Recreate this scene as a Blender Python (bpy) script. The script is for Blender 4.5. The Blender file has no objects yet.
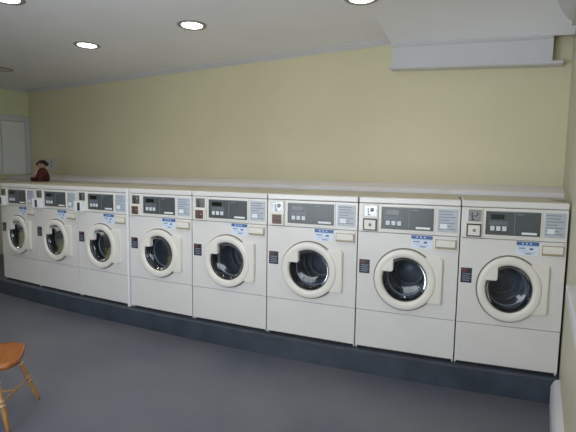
import bpy, bmesh, math, random
from mathutils import Vector, Matrix
random.seed(7)
SC = bpy.context.scene
C = SC.collection
PI = math.pi

# ------------------------------------------------------------------ materials
def mat(name, col, rough=.5, metal=0., spec=.5, noise=0., nscale=8., bump=0., bscale=60., col2=None, stretch=None, coat=0.):
    m = bpy.data.materials.new(name); m.use_nodes = True
    nt = m.node_tree; N = nt.nodes; L = nt.links
    b = N['Principled BSDF']
    b.inputs['Base Color'].default_value = (*col, 1)
    b.inputs['Roughness'].default_value = rough
    b.inputs['Metallic'].default_value = metal
    b.inputs['Specular IOR Level'].default_value = spec
    b.inputs['Coat Weight'].default_value = coat
    tc = N.new('ShaderNodeTexCoord'); mp = N.new('ShaderNodeMapping')
    L.new(tc.outputs['Object'], mp.inputs['Vector'])
    if stretch: mp.inputs['Scale'].default_value = stretch
    if noise or col2:
        n = N.new('ShaderNodeTexNoise'); n.inputs['Scale'].default_value = nscale
        n.inputs['Detail'].default_value = 5
        L.new(mp.outputs[0], n.inputs['Vector'])
        r = N.new('ShaderNodeValToRGB')
        c2 = col2 if col2 else tuple(c * (1 - noise) for c in col)
        r.color_ramp.elements[0].position = .35; r.color_ramp.elements[1].position = .65
        r.color_ramp.elements[0].color = (*c2, 1); r.color_ramp.elements[1].color = (*col, 1)
        L.new(n.outputs['Fac'], r.inputs[0]); L.new(r.outputs[0], b.inputs['Base Color'])
    if bump:
        n2 = N.new('ShaderNodeTexNoise'); n2.inputs['Scale'].default_value = bscale
        L.new(mp.outputs[0], n2.inputs['Vector'])
        bp = N.new('ShaderNodeBump'); bp.inputs['Strength'].default_value = bump; bp.inputs['Distance'].default_value = .004
        L.new(n2.outputs['Fac'], bp.inputs['Height']); L.new(bp.outputs[0], b.inputs['Normal'])
    return m

def emis(name, col, s):
    m = bpy.data.materials.new(name); m.use_nodes = True
    b = m.node_tree.nodes['Principled BSDF']
    b.inputs['Base Color'].default_value = (*col, 1)
    b.inputs['Emission Color'].default_value = (*col, 1); b.inputs['Emission Strength'].default_value = s
    return m

def glass(name, tint=(.3,.3,.3), ior=1.5, rough=.03, extra=.0):
    m = bpy.data.materials.new(name); m.use_nodes = True
    nt = m.node_tree; N = nt.nodes; L = nt.links
    N.remove(N['Principled BSDF'])
    t = N.new('ShaderNodeBsdfTransparent'); t.inputs[0].default_value = (*tint, 1)
    g = N.new('ShaderNodeBsdfGlossy'); g.inputs['Roughness'].default_value = rough
    f = N.new('ShaderNodeFresnel'); f.inputs[0].default_value = ior
    a = N.new('ShaderNodeMath'); a.operation = 'ADD'; a.inputs[1].default_value = extra
    mx = N.new('ShaderNodeMixShader')
    L.new(f.outputs[0], a.inputs[0]); L.new(a.outputs[0], mx.inputs[0])
    L.new(t.outputs[0], mx.inputs[1]); L.new(g.outputs[0], mx.inputs[2])
    L.new(mx.outputs[0], N['Material Output'].inputs[0])
    return m

M = dict(
    wall=mat('cream_yellow_wall_paint', (.72, .66, .45), .55, noise=.05, nscale=1.3, bump=.15, bscale=90),
    wallg=mat('greenish_cream_wall_paint', (.68, .71, .46), .6, noise=.05, nscale=1.3, bump=.15, bscale=90),
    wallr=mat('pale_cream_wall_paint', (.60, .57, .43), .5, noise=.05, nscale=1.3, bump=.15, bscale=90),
    ceil=mat('white_ceiling_paint', (.86, .865, .90), .8, noise=.04, nscale=1.1, bump=.1, bscale=120),
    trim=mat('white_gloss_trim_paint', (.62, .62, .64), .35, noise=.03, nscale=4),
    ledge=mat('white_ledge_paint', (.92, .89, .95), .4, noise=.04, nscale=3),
    door=mat('pale_grey_door_paint', (.78, .80, .80), .4, noise=.04, nscale=3),
    floor=None,
    plinth=mat('slate_blue_plinth_paint', (.050, .064, .088), .42, noise=.35, nscale=6, bump=.2, bscale=25),
    enamel=mat('cream_enamel', (.735, .71, .685), .28, noise=.03, nscale=2.5, coat=.2),
    enamel_top=mat('beige_top_wall_reflection', (.50, .46, .36), .3, noise=.12, nscale=3),  # beige holds dust and the tan wall's reflection on the tops
    plastic=mat('cream_plastic', (.77, .735, .67), .35, noise=.03, nscale=5),
    pull_shadow=mat('dark_beige_shadow_border', (.42, .35, .23), .35, noise=.05, nscale=5),
    shade=mat('brown_grey_shadow_line', (.13, .11, .085), .6),
    dark=mat('dark_gap', (.02, .02, .022), .7),
    rubber=mat('grey_black_rubber', (.03, .03, .035), .5, noise=.2, nscale=9),
    steel=mat('brushed_drum_steel', (.50, .54, .60), .45, metal=.35, noise=.25, nscale=14, stretch=(1, .15, 1)),
    panel=mat('charcoal_display_film', (.085, .095, .10), .3, noise=.15, nscale=20),
    lcd=mat('black_display', (.008, .01, .012), .12),
    button=mat('pale_grey_button', (.66, .70, .72), .4),
    white=mat('white_label_print', (.80, .82, .84), .5),
    plate=mat('pale_blue_grey_plate', (.50, .53, .58), .4, noise=.08, nscale=30),
    plate_line=mat('grey_plate_print', (.25, .28, .34), .5),
    coin=mat('coin_plate_metal', (.40, .40, .42), .32, metal=.8, noise=.3, nscale=50),
    frame=mat('dark_coin_box_frame', (.035, .03, .035), .4),
    redbrown=mat('red_brown_coin_slide', (.16, .085, .07), .4, noise=.4, nscale=60),
    blue=mat('blue_sticker_print', (.06, .13, .34), .4),
    stick=mat('pale_blue_white_sticker', (.72, .76, .84), .4),
    skyblue=mat('pale_blue_sticker', (.50, .62, .80), .4),
    navy=mat('dark_navy_decal', (.022, .026, .045), .35),
    red=mat('red_decal_print', (.22, .05, .05), .4),
    ink=mat('grey_decal_print', (.26, .29, .36), .4),
    orange=mat('orange_varnished_wood', (.32, .105, .018), .3, col2=(.23, .07, .012), nscale=7, stretch=(1, 9, 1)),
    tan=mat('tan_turned_wood', (.40, .225, .085), .3, col2=(.28, .14, .05), nscale=9, stretch=(6, 6, 1)),
    pale=mat('pale_turned_ring', (.55, .42, .26), .3, noise=.2, nscale=20),
    lamp=emis('lit_lamp_lens', (1, .97, .92), 6.),
    lampoff=mat('unlit_lamp_lens', (.55, .54, .52), .3),
    rim=mat('lamp_trim_ring', (.30, .28, .26), .35),
    glass=glass('smoked_door_glass', (.58, .62, .68), 1.30, .10, .03),
    pane=glass('window_glass', (.92, .95, .97), 1.45, .0, 0),
    doll_red=mat('dark_red_cloth', (.10, .018, .018), .8, noise=.4, nscale=40),
    doll_skin=mat('doll_face', (.45, .26, .19), .6),
    doll_hair=mat('dark_doll_hair', (.02, .014, .013), .8),
    doll_pink=mat('pink_cloth', (.60, .36, .33), .8),
    asphalt=mat('outdoor_paving', (.35, .34, .33), .9, noise=.2, nscale=2),
)
# painted concrete floor: two greys, wear patches and a few pale scuffs
def floor_mat():
    m = bpy.data.materials.new('grey_painted_floor'); m.use_nodes = True
    nt = m.node_tree; N = nt.nodes; L = nt.links; b = N['Principled BSDF']
    tc = N.new('ShaderNodeTexCoord')
    n = N.new('ShaderNodeTexNoise'); n.inputs['Scale'].default_value = 1.4; n.inputs['Detail'].default_value = 8
    L.new(tc.outputs['Object'], n.inputs['Vector'])
    r = N.new('ShaderNodeValToRGB'); r.color_ramp.elements[0].position = .3; r.color_ramp.elements[1].position = .75
    r.color_ramp.elements[0].color = (.085, .094, .122, 1); r.color_ramp.elements[1].color = (.132, .132, .150, 1)
    L.new(n.outputs['Fac'], r.inputs[0])
    mp = N.new('ShaderNodeMapping'); mp.inputs['Scale'].default_value = (1.2, 5, 1)
    L.new(tc.outputs['Object'], mp.inputs['Vector'])
    n2 = N.new('ShaderNodeTexNoise'); n2.inputs['Scale'].default_value = 3.2; n2.inputs['Detail'].default_value = 9; n2.inputs['Roughness'].default_value = .7
    L.new(mp.outputs[0], n2.inputs['Vector'])
    r2 = N.new('ShaderNodeValToRGB'); r2.color_ramp.elements[0].position = .58; r2.color_ramp.elements[1].position = .78
    r2.color_ramp.elements[0].color = (0, 0, 0, 1); r2.color_ramp.elements[1].color = (.5, .5, .5, 1)
    L.new(n2.outputs['Fac'], r2.inputs[0])
    mx = N.new('ShaderNodeMix'); mx.data_type = 'RGBA'
    mx.inputs[7].default_value = (.21, .185, .175, 1)
    L.new(r2.outputs[0], mx.inputs[0]); L.new(r.outputs[0], mx.inputs[6]); L.new(mx.outputs[2], b.inputs['Base Color'])
    b.inputs['Roughness'].default_value = .42
    n3 = N.new('ShaderNodeTexNoise'); n3.inputs['Scale'].default_value = 14
    L.new(tc.outputs['Object'], n3.inputs['Vector'])
    bp = N.new('ShaderNodeBump'); bp.inputs['Strength'].default_value = .15; bp.inputs['Distance'].default_value = .01
    L.new(n3.outputs['Fac'], bp.inputs['Height']); L.new(bp.outputs[0], b.inputs['Normal'])
    return m
M['floor'] = floor_mat()

# ------------------------------------------------------------------ mesh helpers
def box(bm, x0, x1, y0, y1, z0, z1, bev=0., seg=2):
    t = bmesh.new()
    vs = [t.verts.new(p) for p in ((x0,y0,z0),(x1,y0,z0),(x1,y1,z0),(x0,y1,z0),(x0,y0,z1),(x1,y0,z1),(x1,y1,z1),(x0,y1,z1))]
    for f in ((3,2,1,0),(4,5,6,7),(0,1,5,4),(1,2,6,5),(2,3,7,6),(3,0,4,7)): t.faces.new([vs[i] for i in f])
    if bev: bmesh.ops.bevel(t, geom=t.edges[:], offset=bev, segments=seg, affect='EDGES', profile=.5)
    merge(bm, t)
def merge(bm, t):
    me = bpy.data.meshes.new('tmp'); t.to_mesh(me); t.free(); bm.from_mesh(me); bpy.data.meshes.remove(me)
def prism(bm, pts, z0, z1, bev=0.):
    """vertical prism over plan polygon pts (ccw)"""
    t = bmesh.new()
    a = [t.verts.new((x, y, z0)) for x, y in pts]; b = [t.verts.new((x, y, z1)) for x, y in pts]
    n = len(pts); t.faces.new(a[::-1]); t.faces.new(b)
    for i in range(n): t.faces.new((a[i], a[(i+1) % n], b[(i+1) % n], b[i]))
    if bev:
        bmesh.ops.bevel(t, geom=[e for e in t.edges], offset=bev, segments=2, affect='EDGES', profile=.5)
    bmesh.ops.recalc_face_normals(t, faces=t.faces[:])
    merge(bm, t)
def profile_x(bm, prof, a, b):
    """extrude closed (u,v) profile from point-frame a to b; each a(u,v) -> xyz"""
    t = bmesh.new()
    A = [t.verts.new(a(*p)) for p in prof]; B = [t.verts.new(b(*p)) for p in prof]
    n = len(prof); t.faces.new(A); t.faces.new(B[::-1])
    for i in range(n): t.faces.new((A[i], A[(i+1) % n], B[(i+1) % n], B[i]))
    bmesh.ops.recalc_face_normals(t, faces=t.faces[:]); merge(bm, t)
def lathe(bm, prof, mtx=Matrix(), seg=32, smooth=True, close=True):
    """prof: list of (r, h); axis +z of mtx"""
    t = bmesh.new(); rings = []
    for r, h in prof:
        if r < 1e-5: rings.append([t.verts.new((0, 0, h))])
        else: rings.append([t.verts.new((r*math.cos(2*PI*i/seg), r*math.sin(2*PI*i/seg), h)) for i in range(seg)])
    for p, q in zip(rings, rings[1:]):
        for i in range(seg):
            j = (i+1) % seg
            if len(p) == 1 and len(q) == 1: continue
            if len(p) == 1: t.faces.new((p[0], q[i], q[j]))
            elif len(q) == 1: t.faces.new((p[i], q[0], p[j]))
            else: t.faces.new((p[i], q[i], q[j], p[j]))
    bmesh.ops.transform(t, matrix=mtx, verts=t.verts[:])
    bmesh.ops.recalc_face_normals(t, faces=t.faces[:])
    if smooth:
        for f in t.faces: f.smooth = True
    merge(bm, t)
def along(p, q):
    p = Vector(p); q = Vector(q); d = q - p
    return Matrix.Translation(p) @ d.to_track_quat('Z', 'Y').to_matrix().to_4x4(), d.length
def obj(name, bm, m, parent=None, loc=None, auto=False):
    me = bpy.data.meshes.new(name); bm.to_mesh(me); bm.free()
    me.materials.append(m)
    o = bpy.data.objects.new(name, me); C.objects.link(o)
    if parent: o.parent = parent
    if loc: o.location = loc
    return o
def one(name, m, parent, *a, **k):
    bm = bmesh.new(); box(bm, *a, **k); return obj(name, bm, m, parent)
def struct(name, bm, m):
    o = obj(name, bm, m); o['kind'] = 'structure'; return o
def tag(o, label, cat, group=None):
    o['label'] = label; o['category'] = cat
    if group: o['group'] = group
    return o
def thing(name, label, cat, loc=(0,0,0), rz=0, group=None):
    o = bpy.data.objects.new(name, None); C.objects.link(o); o.empty_display_size = .1
    o.location = loc; o.rotation_euler = (0, 0, rz)
    return tag(o, label, cat, group)

# ------------------------------------------------------------------ layout (metres)
XL, XR, YB, YF, ZC = -2.94, 5.402, 1.83, -3.7, 2.82
H, PZ = 1.227, .150                                   # machine top height, plinth height
BX = [0, .6706, 1.3444, 2.0458, 2.7474, 3.4446, 4.1414, 4.7997, 5.393]   # front corners of the row
BY = [-.2214, -.2243, -.2145, -.1892, -.146, -.0832, -.0001, .102, .2214]
YT = 1.43                                             # back edge of the pipe-chase top
T = .12

# ------------------------------------------------------------------ room shell
bm = bmesh.new(); box(bm, XL-T, XR+T, YF-T, YB+T, -.1, 0); struct('floor', bm, M['floor'])
bm = bmesh.new(); box(bm, XL-T, XR+T, YF-T, YB+T, ZC, ZC+.1); struct('ceiling', bm, M['ceil'])
bm = bmesh.new(); box(bm, XL-T, XR+T, YB, YB+T, 0, ZC); struct('wall_back', bm, M['wall'])
bm = bmesh.new(); box(bm, XL-T, XL, YF, YB, 0, ZC); struct('wall_left', bm, M['wallg'])
# right wall with a window opening beside the camera
WY0, WY1, WZ0, WZ1 = -3.3, -1.55, .95, 2.2
bm = bmesh.new()
box(bm, XR, XR+T, WY1, YB, 0, ZC); box(bm, XR, XR+T, YF, WY0, 0, ZC)
box(bm, XR, XR+T, WY0, WY1, 0, WZ0); box(bm, XR, XR+T, WY0, WY1, WZ1, ZC)
bmesh.ops.remove_doubles(bm, verts=bm.verts[:], dist=1e-4)
struct('wall_right', bm, M['wallr'])
# front (street) wall behind the camera with a wide shop window
FX0, FX1, FZ0, FZ1 = 2.1, 4.9, .5, 2.3
bm = bmesh.new()
box(bm, XL-T, FX0, YF-T, YF, 0, ZC); box(bm, FX1, XR+T, YF-T, YF, 0, ZC)
box(bm, FX0, FX1, YF-T, YF, 0, FZ0); box(bm, FX0, FX1, YF-T, YF, FZ1, ZC)
struct('wall_front', bm, M['wall'])
def window(name, axis, at, a0, a1, z0, z1, div):
    """frame and panes in an opening; axis 'x' = opening runs along x"""
    fr = bmesh.new(); gl = bmesh.new()
    def b(bm_, p0, p1, q0, q1, d0, d1):
        if axis == 'x': box(bm_, p0, p1, d0, d1, q0, q1)
        else: box(bm_, d0, d1, p0, p1, q0, q1)
    d0, d1 = at+.03, at+.08
    w = .05
    b(fr, a0, a1, z0, z0+w, d0, d1); b(fr, a0, a1, z1-w, z1, d0, d1)
    for k in range(div+1):
        c = a0 + (a1-a0)*k/div
        c0 = min(max(c-w/2, a0), a1-w); b(fr, c0, c0+w, z0+w, z1-w, d0, d1)
    b(gl, a0+w, a1-w, z0+w, z1-w, at+.052, at+.058)
    f = struct(name, fr, M['trim']); obj('pane', gl, M['pane'], f)
    return f
window('window_1', 'x', YF-T, FX0, FX1, FZ0, FZ1, 3)
w2 = window('window_2', 'y', XR, WY0, WY1, WZ0, WZ1, 2)
bm = bmesh.new(); box(bm, XR-.055, XR+.03, WY0-.05, -.85, .905, .955, .006); obj('window_sill', bm, M['trim'], w2)
bm = bmesh.new(); box(bm, XR-.02, XR, WY0-.02, -.9, .82, .905, .004); obj('window_apron', bm, M['trim'], w2)

# crown mouldings (profile u = out from the wall, v = down from the ceiling)
crown = [(0, 0), (.052, 0), (.052, .01), (.040, .018), (.028, .034), (.012, .044), (.012, .056), (0, .056)]
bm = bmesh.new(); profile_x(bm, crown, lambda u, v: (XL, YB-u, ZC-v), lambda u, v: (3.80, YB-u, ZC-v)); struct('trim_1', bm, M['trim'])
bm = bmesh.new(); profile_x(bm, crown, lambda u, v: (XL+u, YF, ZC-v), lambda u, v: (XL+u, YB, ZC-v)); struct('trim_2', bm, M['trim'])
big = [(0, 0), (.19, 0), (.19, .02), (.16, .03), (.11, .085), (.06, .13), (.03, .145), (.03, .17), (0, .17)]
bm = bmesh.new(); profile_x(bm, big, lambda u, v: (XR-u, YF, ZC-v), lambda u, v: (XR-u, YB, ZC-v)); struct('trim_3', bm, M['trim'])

# boxed-in duct (soffit) high on the back wall
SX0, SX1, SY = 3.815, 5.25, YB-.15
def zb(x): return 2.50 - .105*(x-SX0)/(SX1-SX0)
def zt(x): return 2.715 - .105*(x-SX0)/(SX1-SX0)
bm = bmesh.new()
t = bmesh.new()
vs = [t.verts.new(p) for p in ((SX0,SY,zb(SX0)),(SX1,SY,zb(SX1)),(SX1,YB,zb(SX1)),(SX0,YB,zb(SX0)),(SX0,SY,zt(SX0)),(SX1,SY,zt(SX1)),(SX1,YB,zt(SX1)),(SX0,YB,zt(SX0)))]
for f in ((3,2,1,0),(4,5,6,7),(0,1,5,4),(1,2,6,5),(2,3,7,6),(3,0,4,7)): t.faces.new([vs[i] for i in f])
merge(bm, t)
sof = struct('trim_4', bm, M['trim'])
# sloping cove between the duct head and the ceiling
bm = bmesh.new()
t = bmesh.new(); cols = []
for k in range(25):
    x = SX0+(XR-SX0)*k/24
    dep = .75
    h = ZC-zt(x); col = [t.verts.new((x, YB, zt(x)))]
    for a in range(13):
        u = a/12
        col.append(t.verts.new((x, SY-dep*u, zt(x)+h*(1-(1-u)**2.2))))
    col.append(t.verts.new((x, YB, ZC))); cols.append(col)
for c_ in (cols[0], cols[-1]): t.faces.new([t.verts.new(v.co) for v in c_])
for p, q in zip(cols, cols[1:]):
    for a in range(1, 13):
        fc = t.faces.new((p[a], q[a], q[a+1], p[a+1])); fc.smooth = True
        fc.normal_update()
        if fc.normal.z > 0: fc.normal_flip()
merge(bm, t)
struct('ceiling_cove', bm, M['ceil'])
bm = bmesh.new()   # thin moulding at the duct head
sc = [(0, -.004), (.018, -.004), (.018, .006), (.006, .022), (0, .026)]
profile_x(bm, sc, lambda u, v: (SX0, SY-u, zt(SX0)-v), lambda u, v: (SX1, SY-u, zt(SX1)-v))
obj('head_moulding', bm, M['trim'], sof)
bm = bmesh.new()   # bottom bead
pf = [(0, 0), (.022, 0), (.022, -.018), (.008, -.030), (0, -.030)]
profile_x(bm, pf, lambda u, v: (SX0-.02, SY-u, zb(SX0)+v), lambda u, v: (5.33, SY-u, zb(5.33)+v))
profile_x(bm, [(0, 0), (.15, 0), (.15, -.022), (0, -.022)], lambda u, v: (SX0-.02, YB-u, zb(SX0)+v-.0), lambda u, v: (5.33, YB-u, zb(5.33)+v))
obj('bottom_bead', bm, M['trim'], sof)

# plinth the row stands on: front follows the row
NX = []
for i in range(9):
    NX.append((BX[i], BY[i]-.068))
pl = [(XL, NX[0][1]+.0)] + NX + [(XR, NX[8][1]+.01), (XR, YB), (XL, YB)]
bm = bmesh.new(); prism(bm, pl, 0, PZ); struct('trim_5', bm, M['plinth'])
# pipe chase behind the machines, its top flush with the machine tops, and the raised ledge at the wall
def backpt(i, d):
    i0, i1 = max(i-1, 0), min(i+1, 8)
    tx, ty = BX[i1]-BX[i0], BY[i1]-BY[i0]; l = math.hypot(tx, ty)
    return (BX[i]-ty/l*d, BY[i]+tx/l*d)
bk = [backpt(i, .775) for i in range(9)]
ch = [(XL, bk[0][1])] + bk + [(XR, bk[8][1]+.02), (XR, YT), (XL, YT)]
bm = bmesh.new(); prism(bm, ch, PZ, H-.012); struct('trim_6', bm, M['enamel_top'])
lp = [(YT, PZ), (YT, H+.018), (YT+.008, H+.026), (YB-.06, H+.068), (YB, H+.075), (YB, PZ)]
bm = bmesh.new(); profile_x(bm, lp, lambda u, v: (XL, u, v), lambda u, v: (XR, u, v)); struct('trim_7', bm, M['ledge'])

# baseboards
bb = [(0, 0), (.028, 0), (.028, .12), (.020, .15), (.012, .165), (0, .17)]
bm = bmesh.new()
yE = NX[8][1]-.02
profile_x(bm, bb, lambda u, v: (XR-u*1.6, YF, v), lambda u, v: (XR-u*1.6, yE, v))
struct('baseboard_right', bm, M['trim'])
bm = bmesh.new(); profile_x(bm, bb, lambda u, v: (XL+u, YF, v), lambda u, v: (XL+u, NX[0][1]-.02, v)); struct('baseboard_left', bm, M['trim'])

# closet doors on the left wall
bm = bmesh.new()
box(bm, XL, XL+.03, 1.735, 1.825, H+.075, 2.33, .004); box(bm, XL, XL+.03, .45, .54, PZ, 2.33, .004)
box(bm, XL, XL+.032, .45, 1.825, 2.24, 2.33, .004)
struct('trim_8', bm, M['trim'])
for n, (a, b_) in enumerate(((.55, 1.325), (1.335, 1.73))):
    bm = bmesh.new(); z0 = H+.08 if n else H+.08
    box(bm, XL, XL+.014, a, b_, z0, 2.225, .003)
    s = .05
    box(bm, XL, XL+.022, a, a+s, z0, 2.225, .003); box(bm, XL, XL+.022, b_-s, b_, z0, 2.225, .003)
    box(bm, XL, XL+.022, a+s, b_-s, 2.225-.10, 2.225, .003)
    struct('door_%d' % (n+1), bm, M['door'])

# ------------------------------------------------------------------ ceiling lights
def downlight(x, y, label, lit=True):
    t = thing('recessed_ceiling_light', label, 'ceiling light', (x, y, ZC), 0, 'recessed ceiling lights')
    r = .122
    bm = bmesh.new(); lathe(bm, [(r-.022, 0), (r+.022, 0), (r+.022, -.006), (r+.012, -.011), (r-.008, -.011), (r-.022, -.004), (r-.022, 0)], seg=40)
    obj('trim_ring', bm, M['rim'], t)
    bm = bmesh.new(); lathe(bm, [(0, -.009), (r*.6, -.008), (r-.012, -.005), (r-.012, -.001), (0, -.001)], seg=40)
    obj('lens', bm, M['lamp'] if lit else M['lampoff'], t)
    if lit:
        l = bpy.data.lights.new('lamp', 'SPOT'); l.energy = LAMP_W; l.spot_size = 2.2; l.spot_blend = .8; l.color = (1, .93, .82); l.shadow_soft_size = .08
        o = bpy.data.objects.new('lamp', l); C.objects.link(o); o.parent = t; o.location = (0, 0, -.03)
LAMP_W = 14.5
downlight(.60, .482, 'lit recessed ceiling light, leftmost of the three round lamps along the back wall')
downlight(2.161, .515, 'lit recessed ceiling light, middle of the three round lamps along the back wall')
downlight(3.868, .65, 'lit recessed ceiling light cut by the top photo edge, rightmost of the row')
downlight(1.215, -.73, 'lit recessed ceiling light cut by the top left photo corner')
for lx, ly in ((2.80, -.75), (4.35, -.75), (1.3, -2.1), (2.9, -2.1), (4.5, -2.1), (-.45, -.75), (-2.0, -.75)):  # the two leftmost are added to brighten the left wall
    downlight(lx, ly, 'unseen lit recessed ceiling light outside the photo, above the open floor')
downlight(-1.60, .697, 'unlit recessed ceiling light at the left photo edge near the corner', False)

# ------------------------------------------------------------------ washing machines
W, D, HM = .683, .75, H-PZ
cx, cz = .338-W/2, HM-.04-.511          # door centre (from machine centre, above machine base)
def pt_on_rect(th, x0, x1, z0, z1):
    c, s = math.cos(th), math.sin(th); k = 1e9
    if c > 1e-6: k = min(k, x1/c)
    if c < -1e-6: k = min(k, x0/c)
    if s > 1e-6: k = min(k, z1/s)
    if s < -1e-6: k = min(k, z0/s)
    return (k*c, k*s)
def fbox(name, m, parent, u0, u1, v0, v1, d, y=0., bev=.003):
    """plate on the front: u from the left edge, v down from the lid line (metres), d thick, starting y in front"""
    return one(name, m, parent, u0-W/2, u1-W/2, -y-d, -y+.001, HM-.04-v1, HM-.04-v0, bev=bev)
RO = Matrix.Translation((cx, 0, cz)) @ Matrix.Rotation(PI/2, 4, 'X')   # local z -> -y (out of the front)

def make_machine(coin_style):
    t = thing('washing_machine', 'x', 'washing machine')
    g = .004                                     # half gap between neighbours
    hw = W/2-g
    # cabinet: sides, back and inner frame, narrower towards the back
    bm = bmesh.new(); q = bmesh.new()
    zz = (.0, HM-.045)
    out = [(-hw, .02), (hw, .02), (hw-.030, D), (-hw+.030, D)]
    inn = [(-hw+.012, .021), (hw-.012, .021), (hw-.042, D-.012), (-hw+.042, D-.012)]
    vo = [[q.verts.new((x, y, z)) for x, y in out] for z in zz]
    vi = [[q.verts.new((x, y, z)) for x, y in inn] for z in zz]
    for k in (1, 2, 3):
        j = (k+1) % 4
        q.faces.new((vo[0][k], vo[0][j], vo[1][j], vo[1][k])); q.faces.new((vi[0][j], vi[0][k], vi[1][k], vi[1][j]))
    for k in (1, 2, 3):
        j = (k+1) % 4
        q.faces.new((vo[1][k], vo[1][j], vi[1][j], vi[1][k])); q.faces.new((vo[0][j], vo[0][k], vi[0][k], vi[0][j]))
    q.faces.new((vo[0][0], vo[1][0], vi[1][0], vi[0][0])); q.faces.new((vo[0][1], vi[0][1], vi[1][1], vo[1][1]))
    bmesh.ops.recalc_face_normals(q, faces=q.faces[:]); merge(bm, q)
    obj('cabinet', bm, M['enamel'], t)
    # top panel with rolled front lip
    bm = bmesh.new()
    prism(bm, [(-hw, -.004), (hw, -.004), (hw-.030, D), (-hw+.030, D)], HM-.040, HM-.0005, .006)
    top = obj('top_panel', bm, M['enamel'], t)
    bm = bmesh.new()
    prism(bm, [(-hw+.012, .045), (hw-.012, .045), (hw-.04, D-.01), (-hw+.04, D-.01)], HM-.002, HM+.0015)
    obj('top_sheet', bm, M['enamel_top'], top)
    # front panel with round opening
    bm = bmesh.new(); q = bmesh.new()
    z0, z1 = HM-.04-.752, HM-.04-.201
    ths = [2*PI*i/72 for i in range(72)]
    for X in (-hw-cx, hw-cx):
        for Z in (z0-cz, z1-cz): ths.append(math.atan2(Z, X) % (2*PI))
    ths = sorted(ths)
    R1 = .162
    outer, fr, bk_ = [], [], []
    for th in ths:
        x, z = pt_on_rect(th, -hw-cx, hw-cx, z0-cz, z1-cz)
        outer.append(q.verts.new((cx+x, 0, cz+z))); fr.append(q.verts.new((cx+R1*math.cos(th), 0, cz+R1*math.sin(th))))
        bk_.append(q.verts.new((cx+R1*math.cos(th), .03, cz+R1*math.sin(th))))
    ob = [q.verts.new((v.co.x, .018, v.co.z)) for v in outer]
    n = len(ths)
    for i in range(n):
        j = (i+1) % n
        q.faces.new((outer[i], outer[j], fr[j], fr[i])); q.faces.new((fr[i], fr[j], bk_[j], bk_[i])); q.faces.new((outer[j], outer[i], ob[i], ob[j]))
    bmesh.ops.recalc_face_normals(q, faces=q.faces[:]); merge(bm, q)
    obj('front_panel', bm, M['enamel'], t)
    # lower service panel
    one('lower_panel', M['enamel'], t, -hw, hw, .001, .019, .018, z0-.004, bev=.003)
    one('base_rail', M['dark'], t, -hw+.032, hw-.032, .02, D-.03, 0, .017)
    # control console across the top
    con = one('control_console', M['enamel'], t, -hw, hw, -.001, .06, HM-.04-.198, HM-.043, bev=.003)
    # raised frames of the console
    # display film
    dp = fbox('display_panel', M['panel'], con, .165, .514, .022, .172, .004, .001, .002)
    fr_ = bmesh.new()
    for a in ((.157, .522, .014, .022), (.157, .522, .172, .180), (.157, .165, .022, .172), (.514, .522, .022, .172)):
        box(fr_, a[0]-W/2, a[1]-W/2, -.007, 0, HM-.04-a[3], HM-.04-a[2])
    obj('display_bezel', fr_, M['plastic'], con)
    return t, con, dp, hw

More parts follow.
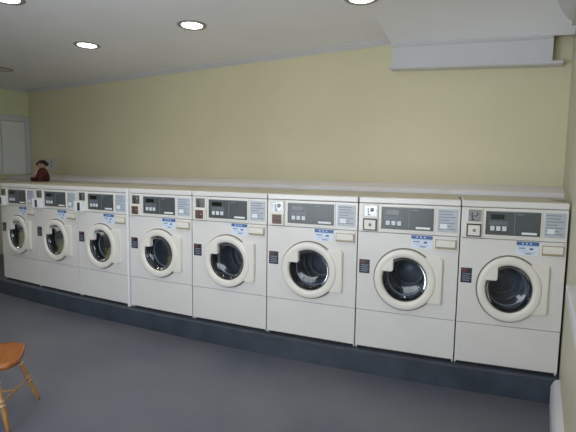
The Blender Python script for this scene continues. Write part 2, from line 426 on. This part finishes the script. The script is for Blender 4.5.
def sub(name, m, parent, u0, u1, v0, v1, d, y, bev=0.): return fbox(name, m, parent, u0, u1, v0, v1, d, y, bev)
def finish_machine(t, con, dp, hw, style, seed):
    P = lambda f: .165+.349*f
    Q = lambda f: .022+.150*f
    bm = bmesh.new(); 
    def add(bm_, u0, u1, v0, v1, y, d=.0015): box(bm_, u0-W/2, u1-W/2, -y-d, -y+.0005, HM-.04-v1, HM-.04-v0)
    add(bm, P(.09), P(.34), Q(.14), Q(.34), .005); obj('digital_display', bm, M['lcd'], dp)
    for k in range(3):
        bm = bmesh.new(); box(bm, P(.09+.11*k)-W/2, P(.17+.11*k)-W/2, -.009, -.004, HM-.04-Q(.82), HM-.04-Q(.62), .0025); obj('button', bm, M['button'], dp)
    bm = bmesh.new(); add(bm, P(.67), P(.94), Q(.84), Q(.93), .005); obj('nameplate', bm, M['white'], dp)
    bm = bmesh.new()
    add(bm, P(.53), P(.538), Q(.05), Q(.95), .005)
    for k in range(4): add(bm, P(.06), P(.40+.03*(k % 2)), Q(.42+.045*k), Q(.435+.045*k), .005)
    add(bm, P(.57), P(.70), Q(.10), Q(.13), .005)
    add(bm, P(.02), P(.98), Q(.015), Q(.035), .005)
    obj('panel_print', bm, M['plate_line'], dp)
    # instruction plate on the right
    ip = sub('instruction_plate', M['plate'], con, .538, .664, .022, .172, .003, .001, .001)
    bm = bmesh.new()
    for k, (a, b_) in enumerate(((.02, .8), (.05, .75), (.05, .92), (.05, .6), (.05, .88), (.05, .7), (.05, .9))):
        add(bm, .538+.126*max(a, .06), .538+.126*b_, .034+.019*k, .040+.019*k, .004)
    obj('plate_print', bm, M['plate_line'], ip)
    bm = bmesh.new(); add(bm, .555, .60, .118, .150, .0042); obj('plate_notice', bm, M['white'], ip)
    # coin unit: plate with slot above, slide box below
    cu = sub('coin_unit', M['plastic'], t, .030, .142, .008, .196, .012, .001, .003)
    cp = sub('coin_plate', M['coin'], cu, .048, .134, .016, .092, .003, .013, .001)
    bm = bmesh.new(); lathe(bm, [(0, .0145), (.012, .0145), (.014, .0165), (.012, .020), (0, .020)], Matrix.Translation((.100-W/2, 0, HM-.04-.045)) @ Matrix.Rotation(PI/2, 4, 'X'), seg=16); obj('reject_button', bm, M['coin'], cp)
    bm = bmesh.new(); box(bm, .070-W/2, .076-W/2, -.0185, -.015, HM-.04-.080, HM-.04-.036); box(bm, .070-W/2, .090-W/2, -.0182, -.015, HM-.04-.084, HM-.04-.077); obj('coin_slot', bm, M['lcd'], cp)
    if style == 'light':
        bx_ = sub('coin_box', M['frame'], cu, .040, .136, .106, .188, .010, .013, .002)
        sub('coin_box_face', M['plastic'], bx_, .049, .128, .115, .180, .003, .023, .001)
        bm = bmesh.new(); lathe(bm, [(0, .0255), (.010, .0255), (.010, .030), (0, .031)], Matrix.Translation((.090-W/2, 0, HM-.04-.147)) @ Matrix.Rotation(PI/2, 4, 'X'), seg=14)
        obj('lock', bm, M['coin'], bx_)
    elif style == 'dark':
        bx_ = sub('coin_box', M['plastic'], cu, .034, .136, .104, .192, .010, .013, .002)
        sub('coin_box_face', M['redbrown'], bx_, .050, .124, .112, .182, .003, .023, .001)
        bm = bmesh.new(); lathe(bm, [(0, .0255), (.009, .0255), (.009, .030), (0, .031)], Matrix.Translation((.104-W/2, 0, HM-.04-.147)) @ Matrix.Rotation(PI/2, 4, 'X'), seg=14)
        obj('lock', bm, M['coin'], bx_)
    else:
        bx_ = sub('coin_box', M['white'], cu, .004, .132, .100, .196, .030, .013, .003)
        sub('coin_box_face', M['frame'], bx_, .060, .094, .112, .186, .003, .043, .001)
    # detergent drawer with pull
    dr = sub('detergent_drawer', M['enamel'], t, .526, .668, .206, .296, .006, .000, .003)
    sub('drawer_shadow_border', M['pull_shadow'], dr, .530, .665, .221, .285, .001, .006)  # thin plate coloured as the shadow border under the pull
    bm = bmesh.new(); box(bm, .536-W/2, .659-W/2, -.022, -.004, HM-.04-.272, HM-.04-.226, .007, 3); obj('drawer_pull', bm, M['plastic'], dr)
    # sticker
    st = sub('sticker', M['stick'], t, .372, .512, .205, .290, .0012, .0002)
    bm = bmesh.new(); add(bm, .372, .512, .205, .228, .0013, .0008); add(bm, .455, .478, .243, .256, .0013, .0008)
    add(bm, .385, .43, .243, .249, .0013, .0008); add(bm, .43, .47, .276, .282, .0013, .0008)
    obj('sticker_print', bm, M['blue'], st)
    bm = bmesh.new(); add(bm, .376, .508, .230, .236, .0012, .0008); add(bm, .385, .45, .256, .262, .0013, .0008); add(bm, .40, .49, .266, .272, .0013, .0008)
    for k in range(3): add(bm, .405+.025*k, .417+.025*k, .211, .221, .0022, .0006)
    obj('sticker_lettering', bm, M['skyblue'], st)
    # dark decal at the left
    dc = sub('decal', M['navy'], t, .018, .093, .395, .492, .0015, .0002)
    bm = bmesh.new(); add(bm, .025, .060, .401, .412, .0015, .0008); add(bm, .025, .05, .418, .424, .0015, .0008); obj('decal_red_print', bm, M['red'], dc)
    bm = bmesh.new()
    for k in range(4): add(bm, .030, .086-.008*(k % 2), .432+.014*k, .437+.014*k, .0015, .0008)
    obj('decal_print', bm, M['ink'], dc)
    # ---- door
    door = bmesh.new()
    lathe(door, [(.207, -.001), (.2075, .018), (.204, .0265), (.199, .029), (.180, .0295), (.166, .0285), (.1575, .025), (.150, .012), (.147, -.004), (.158, -.004)], RO, seg=72)
    dn = obj('door', door, M['plastic'], t)
    bm = bmesh.new(); lathe(bm, [(.2065, .004), (.2150, .004), (.2150, -.0005), (.2065, -.0005)], RO, seg=72, smooth=False)
    obj('door_shadow_ring', bm, M['shade'], dn)  # dark ring painted in for the shadow line round the door
    # hinge plate beside the ring (rounded corners), with cut for the ring
    bm = bmesh.new(); q = bmesh.new()
    x1, zt, zl = .247, .165, -.145
    pts = []
    a0 = math.asin(zl/.195); a1 = math.asin(zt/.195)
    for k in range(25):
        a = a0+(a1-a0)*k/24; pts.append((.190*math.cos(a), .190*math.sin(a)))
    rc = .022
    for k in range(6):
        a = PI/2-PI/2*k/5; pts.append((x1-rc+rc*math.cos(a), zt-rc+rc*math.sin(a)))
    for k in range(6):
        a = -PI/2*k/5; pts.append((x1-rc+rc*math.cos(a), zl+rc+rc*math.sin(a)))
    A = [q.verts.new((cx+x, .001, cz+z)) for x, z in pts]; B = [q.verts.new((cx+x, -.022, cz+z)) for x, z in pts]
    q.faces.new(B); nn = len(pts)
    fcen = (.9)
    for i in range(nn): q.faces.new((A[i], A[(i+1) % nn], B[(i+1) % nn], B[i]))
    bmesh.ops.recalc_face_normals(q, faces=q.faces[:])
    q.edges.ensure_lookup_table()
    ed = [e for e in q.edges if e.verts[0].co.y < -.02 and e.verts[1].co.y < -.02 and max(v.co.x-cx for v in e.verts) > .2]
    bmesh.ops.bevel(q, geom=ed, offset=.005, segments=2, affect='EDGES')
    merge(bm, q); obj('hinge_plate', bm, M['plastic'], dn)
    # handle lug cutting into the upper left of the glass
    bm = bmesh.new(); q = bmesh.new()
    hx, hz, rr = -.078, .052, .168
    aS = PI-math.asin(hz/rr); aE = PI-math.acos(-hx/rr)
    pts = [(hx, hz+.012), (hx-.004, hz+.004), (hx-.012, hz)]
    for k in range(13):
        a = aS+(aE-aS)*k/12; pts.append((rr*math.cos(a), rr*math.sin(a)))
    A = [q.verts.new((cx+x, .004, cz+z)) for x, z in pts]; B = [q.verts.new((cx+x, -.031, cz+z)) for x, z in pts]
    q.faces.new(A); q.faces.new(B); nn = len(pts)
    for i in range(nn): q.faces.new((A[i], A[(i+1) % nn], B[(i+1) % nn], B[i]))
    bmesh.ops.recalc_face_normals(q, faces=q.faces[:])
    ed = [e for e in q.edges if e.verts[0].co.y < -.02 and e.verts[1].co.y < -.02]
    bmesh.ops.bevel(q, geom=ed, offset=.004, segments=2, affect='EDGES')
    merge(bm, q); obj('door_handle', bm, M['plastic'], dn)
    # glass bowl
    bm = bmesh.new()
    lathe(bm, [(.1495, .004), (.147, 0), (.136, -.012), (.128, -.022), (.120, -.024), (.110, -.031), (.101, -.032), (.088, -.038), (.05, -.042), (0, -.043)], RO, seg=64)
    obj('door_glass', bm, M['glass'], dn)
    # rubber gasket and inner bezel
    bm = bmesh.new()
    lathe(bm, [(.1495, .016), (.1495, .004), (.1445, .004), (.1445, .016), (.1495, .016)], RO, seg=64)
    lathe(bm, [(.161, -.006), (.150, -.02), (.143, -.05), (.148, -.075), (.170, -.078), (.170, -.02), (.161, -.006)], RO, seg=64)
    obj('gasket', bm, M['rubber'], t)
    # drum
    bm = bmesh.new()
    lathe(bm, [(.170, -.085), (.235, -.10), (.24, -.12), (.24, -.30), (.235, -.36), (.20, -.37), (.19, -.36), (.14, -.36), (.13, -.35), (.07, -.35), (.06, -.335), (0, -.33)], RO, seg=48)
    for rr_, hh in ((.128, -.075), (.100, -.30), (.150, -.30)):
        lathe(bm, [(rr_+.007*math.cos(v), hh+.007*math.sin(v)) for v in [2*PI*w_/10 for w_ in range(11)]], RO, seg=48)
    for k in range(3):
        a = 2*PI*k/3+seed*.7+.3
        mt = RO @ Matrix.Rotation(a, 4, 'Z')
        q = bmesh.new()
        vs = [q.verts.new(mt @ Vector(p)) for p in ((.238, -.035, -.13), (.238, .035, -.13), (.185, .010, -.14), (.185, -.010, -.14), (.238, -.035, -.35), (.238, .035, -.35), (.185, .010, -.34), (.185, -.010, -.34))]
        for f in ((0,1,2,3),(4,5,6,7),(0,3,7,4),(1,2,6,5),(2,3,7,6)): q.faces.new([vs[i] for i in f])
        bmesh.ops.recalc_face_normals(q, faces=q.faces[:]); merge(bm, q)
    obj('drum', bm, M['steel'], t)

def copy_tree(o, parent=None):
    c = o.copy(); C.objects.link(c)
    if parent: c.parent = parent
    for ch_ in list(o.children): copy_tree(ch_, c)
    return c
labels = [
    'cream front-loading washing machine at the far left end of the row',
    'cream front-loading washer, second from the left end, its coin box narrow and white',
    'cream front-loading washer just left of the white upright filler strip',
    'cream front-loading washer just right of the white upright filler strip',
    'cream front-loading washer with dark coin slide, fourth from the right wall end of the row',
    'cream front-loading washer with brown coin slide, third from the right wall end of the row',
    'cream front-loading washer next to the last, beside the rightmost machine, its coin box pale',
    'cream front-loading washing machine at the right end of the row against the right wall',
]
styles = ['white', 'white', 'white', 'dark', 'dark', 'dark', 'light', 'light']
protos = {}
for i in range(8):
    s = styles[i]
    if s not in protos:
        t, con, dp, hw = make_machine(s); finish_machine(t, con, dp, hw, s, i); protos[s] = t
    else: t = copy_tree(protos[s])
    x0, y0, x1, y1 = BX[i], BY[i], BX[i+1], BY[i+1]
    if i == 2: x1 -= .026; y1 -= .0008
    if i == 3: x0 += .003
    t.location = ((x0+x1)/2, (y0+y1)/2, PZ)
    t.rotation_euler = (0, 0, math.atan2(y1-y0, x1-x0))
    t.scale = (math.hypot(x1-x0, y1-y0)/W, 1, 1)
    t['label'] = labels[i]; t['group'] = 'front-loading washers in the row'

# white filler strip between third and fourth machine
bm = bmesh.new(); box(bm, -.011, .011, -.012, .30, 0, HM-.002, .002)
fs = obj('filler_strip', bm, M['white'], None, (BX[3]-.012, BY[3]-.002, PZ))
fs.rotation_euler = (0, 0, .04)
tag(fs, 'white upright filler strip standing between the third and fourth washers from the left', 'strip')

# ------------------------------------------------------------------ wooden chair at the lower left
AX = Vector((.788, -.616, 0)).normalized()
ang = math.atan2(AX.y, AX.x)
CH = Vector((2.685, -1.715, 0))
SH = .375                                  # a low child-size seat
ct = thing('wooden_chair', 'small orange varnished wooden chair with turned legs at the lower left on the grey floor', 'chair', CH, ang)
def seat_pts(a, b_, n, k):
    return [(a*math.copysign(abs(math.cos(th))**k, math.cos(th)), b_*math.copysign(abs(math.sin(th))**k, math.sin(th))) for th in (2*PI*i/n for i in range(n))]
q = bmesh.new(); rings = []
for s_, z in ((.93, -.034), (.99, -.028), (1.0, -.018), (.985, -.006), (.95, 0), (.75, -.006), (.4, -.010)):
    rings.append([q.verts.new((x*s_, y*s_, z+SH)) for x, y in seat_pts(.182, .182, 64, .5)])
for p, r in zip(rings, rings[1:]):
    for i in range(64): q.faces.new((p[i], p[(i+1) % 64], r[(i+1) % 64], r[i]))
q.faces.new(rings[0][::-1]); q.faces.new(rings[-1])
for f in q.faces: f.smooth = True
bmesh.ops.recalc_face_normals(q, faces=q.faces[:])
obj('seat', q, M['orange'], ct)
feet = [(-.180, .222), (.155, .125), (-.180, -.222), (.155, -.125)]
tops = [(-.110, .118), (.105, .062), (-.110, -.118), (.105, -.062)]
TZ = SH-.034
prof = [(.0, 0), (.009, 0), (.010, .05), (.0125, .20), (.014, .34), (.010, .38), (.015, .40), (.015, .42), (.010, .44), (.016, .47), (.016, .49), (.010, .51), (.014, .56), (.015, .66), (.010, .72), (.0145, .75), (.010, .78), (.013, .84), (.010, .93), (.009, 1), (0, 1)]
joint = []
for (fx, fy), (tx, ty) in zip(feet, tops):
    mt, ln = along((fx, fy, 0), (tx, ty, TZ))
    bm = bmesh.new(); lathe(bm, [(r, h*ln) for r, h in prof], mt, seg=20)
    lg = obj('leg', bm, M['tan'], ct)
    for h in (.41, .48, .75):
        bm = bmesh.new(); lathe(bm, [(.0135, (h-.012)*ln), (.0165, (h-.005)*ln), (.0165, (h+.005)*ln), (.0135, (h+.012)*ln)], mt, seg=20)
        obj('turned_ring', bm, M['pale'], lg)
    joint.append((fx+(tx-fx)*.45, fy+(ty-fy)*.45, TZ*.45))
def rod(name, p, q_, m, par, r=.006, swell=.0085):
    mt, ln = along(p, q_); bm = bmesh.new()
    lathe(bm, [(0, 0), (r, 0), (r, ln*.15), (swell, ln*.5), (r, ln*.85), (r, ln), (0, ln)], mt, seg=14); return obj(name, bm, m, par)
rod('stretcher', joint[0], joint[1], M['tan'], ct); rod('stretcher', joint[2], joint[3], M['tan'], ct)
m1 = [(a+b_)/2 for a, b_ in zip(joint[0], joint[1])]; m2 = [(a+b_)/2 for a, b_ in zip(joint[2], joint[3])]
rod('stretcher', m1, m2, M['tan'], ct)
# spindle back on the side outside the photo
pts = []
for k in range(7):
    a = -.14+.28*k/6
    rod('spindle', (a, -.155, SH-.01), (a*1.1, -.215, .66), M['tan'], ct, .006, .008)
bm = bmesh.new()
box(bm, -.18, .18, -.228, -.208, .645, .70, .008); obj('top_rail', bm, M['orange'], ct)

# ------------------------------------------------------------------ doll and outlet at the far left
DX, DY = -2.03, 1.60
DOLLX, DOLLY, DZ = -1.24, 1.02, H-.012
dl = thing('doll', 'small dark red doll with dark hair sitting behind the machine tops at the far left', 'doll', (DOLLX, DOLLY, DZ), .35)
bm = bmesh.new(); lathe(bm, [(0, 0), (.085, 0), (.098, .03), (.090, .09), (.070, .15), (.045, .185), (.03, .195), (0, .20)], Matrix.Scale(.95, 4, (0, 1, 0)), seg=24)
body = obj('body', bm, M['doll_red'], dl)
for s in (-1, 1):
    bm = bmesh.new(); mt, ln = along((s*.045, -.05, .035), (s*.075, -.15, .030)); lathe(bm, [(0, 0), (.032, .005), (.030, ln*.8), (.036, ln*.9), (.02, ln), (0, ln)], mt, seg=14)
    obj('leg', bm, M['doll_red'], dl)
for s in (-1, 1):
    mt, ln = along((s*.055, -.01, .165), (s*.105, -.06, .07)); bm = bmesh.new(); lathe(bm, [(0, -.01), (.022, 0), (.026, ln*.5), (.022, ln*.9), (0, ln)], mt, seg=14)
    obj('arm', bm, M['doll_pink'] if s < 0 else M['doll_red'], dl)
bm = bmesh.new(); lathe(bm, [(0, -.055), (.03, -.048), (.05, -.025), (.057, 0), (.05, .028), (.03, .048), (0, .055)], Matrix.Translation((0, -.01, .245)), seg=20)
hd = obj('head', bm, M['doll_skin'], dl)
bm = bmesh.new(); lathe(bm, [(.058, -.005), (.066, .012), (.062, .036), (.040, .060), (0, .068)], Matrix.Translation((0, .004, .250)), seg=20)
for s in (-1, 1): lathe(bm, [(0, -.028), (.022, -.018), (.028, 0), (.022, .018), (0, .028)], Matrix.Translation((s*.075, 0, .255)), seg=12)
obj('hair', bm, M['doll_hair'], hd)
for s in (-1, 1):
    bm = bmesh.new(); lathe(bm, [(0, -.007), (.007, 0), (0, .007)], Matrix.Translation((s*.02, -.063, .252)), seg=8); obj('eye', bm, M['doll_hair'], hd)
pl_ = thing('wall_outlet', 'white outlet plate on the back wall behind the red doll', 'outlet', (-2.30, YB, 1.49))
bm = bmesh.new(); box(bm, -.09, .09, -.008, 0, -.095, .095, .003); obj('cover_plate', bm, M['trim'], pl_)
for s in (-1, 1):
    bm = bmesh.new(); box(bm, -.018, .018, -.011, -.007, s*.035-.022, s*.035+.022, .002); obj('socket', bm, M['plate_line'], pl_)

# ------------------------------------------------------------------ daylight and camera
def area(name, loc, rot, sx, sy, e, col):
    l = bpy.data.lights.new(name, 'AREA'); l.shape = 'RECTANGLE'; l.size = sx; l.size_y = sy; l.energy = e; l.color = col
    o = bpy.data.objects.new(name, l); C.objects.link(o); o.location = loc; o.rotation_euler = rot
    return o
area('street_window_daylight', ((FX0+FX1)/2, YF-T-.05, (FZ0+FZ1)/2), (PI/2+.60, 0, 0), FX1-FX0, FZ1-FZ0, 108, (.93, .97, 1.0))
area('side_window_daylight', (XR+T+.05, (WY0+WY1)/2, (WZ0+WZ1)/2), (PI/2, 0, PI/2), WY1-WY0, WZ1-WZ0, 30, (.90, .95, 1.0))
w = bpy.data.worlds.new('sky'); SC.world = w; w.use_nodes = True
bg = w.node_tree.nodes['Background']; bg.inputs[0].default_value = (.62, .74, .92, 1); bg.inputs[1].default_value = 1.0

cam = bpy.data.cameras.new('camera'); co = bpy.data.objects.new('camera', cam); C.objects.link(co)
yaw, pit, rol = -.5203, -.0936, .0157
fwd = Vector((math.sin(yaw)*math.cos(pit), math.cos(yaw)*math.cos(pit), math.sin(pit)))
rt = Vector((math.cos(yaw), -math.sin(yaw), 0)); up = rt.cross(fwd)
r2 = rt*math.cos(rol)+up*math.sin(rol); u2 = up*math.cos(rol)-rt*math.sin(rol)
mw = Matrix((r2, u2, -fwd)).transposed().to_4x4(); mw.translation = (5.2421, -2.9061, 1.3731)
co.matrix_world = mw
cam.sensor_width = 36; cam.lens = 442.33*36/576; cam.clip_start = .02
SC.camera = co
SC.view_settings.view_transform = 'Standard'; SC.view_settings.look = 'None'
SC.view_settings.exposure = 0; SC.view_settings.gamma = 1
SC.view_settings.use_curve_mapping = False
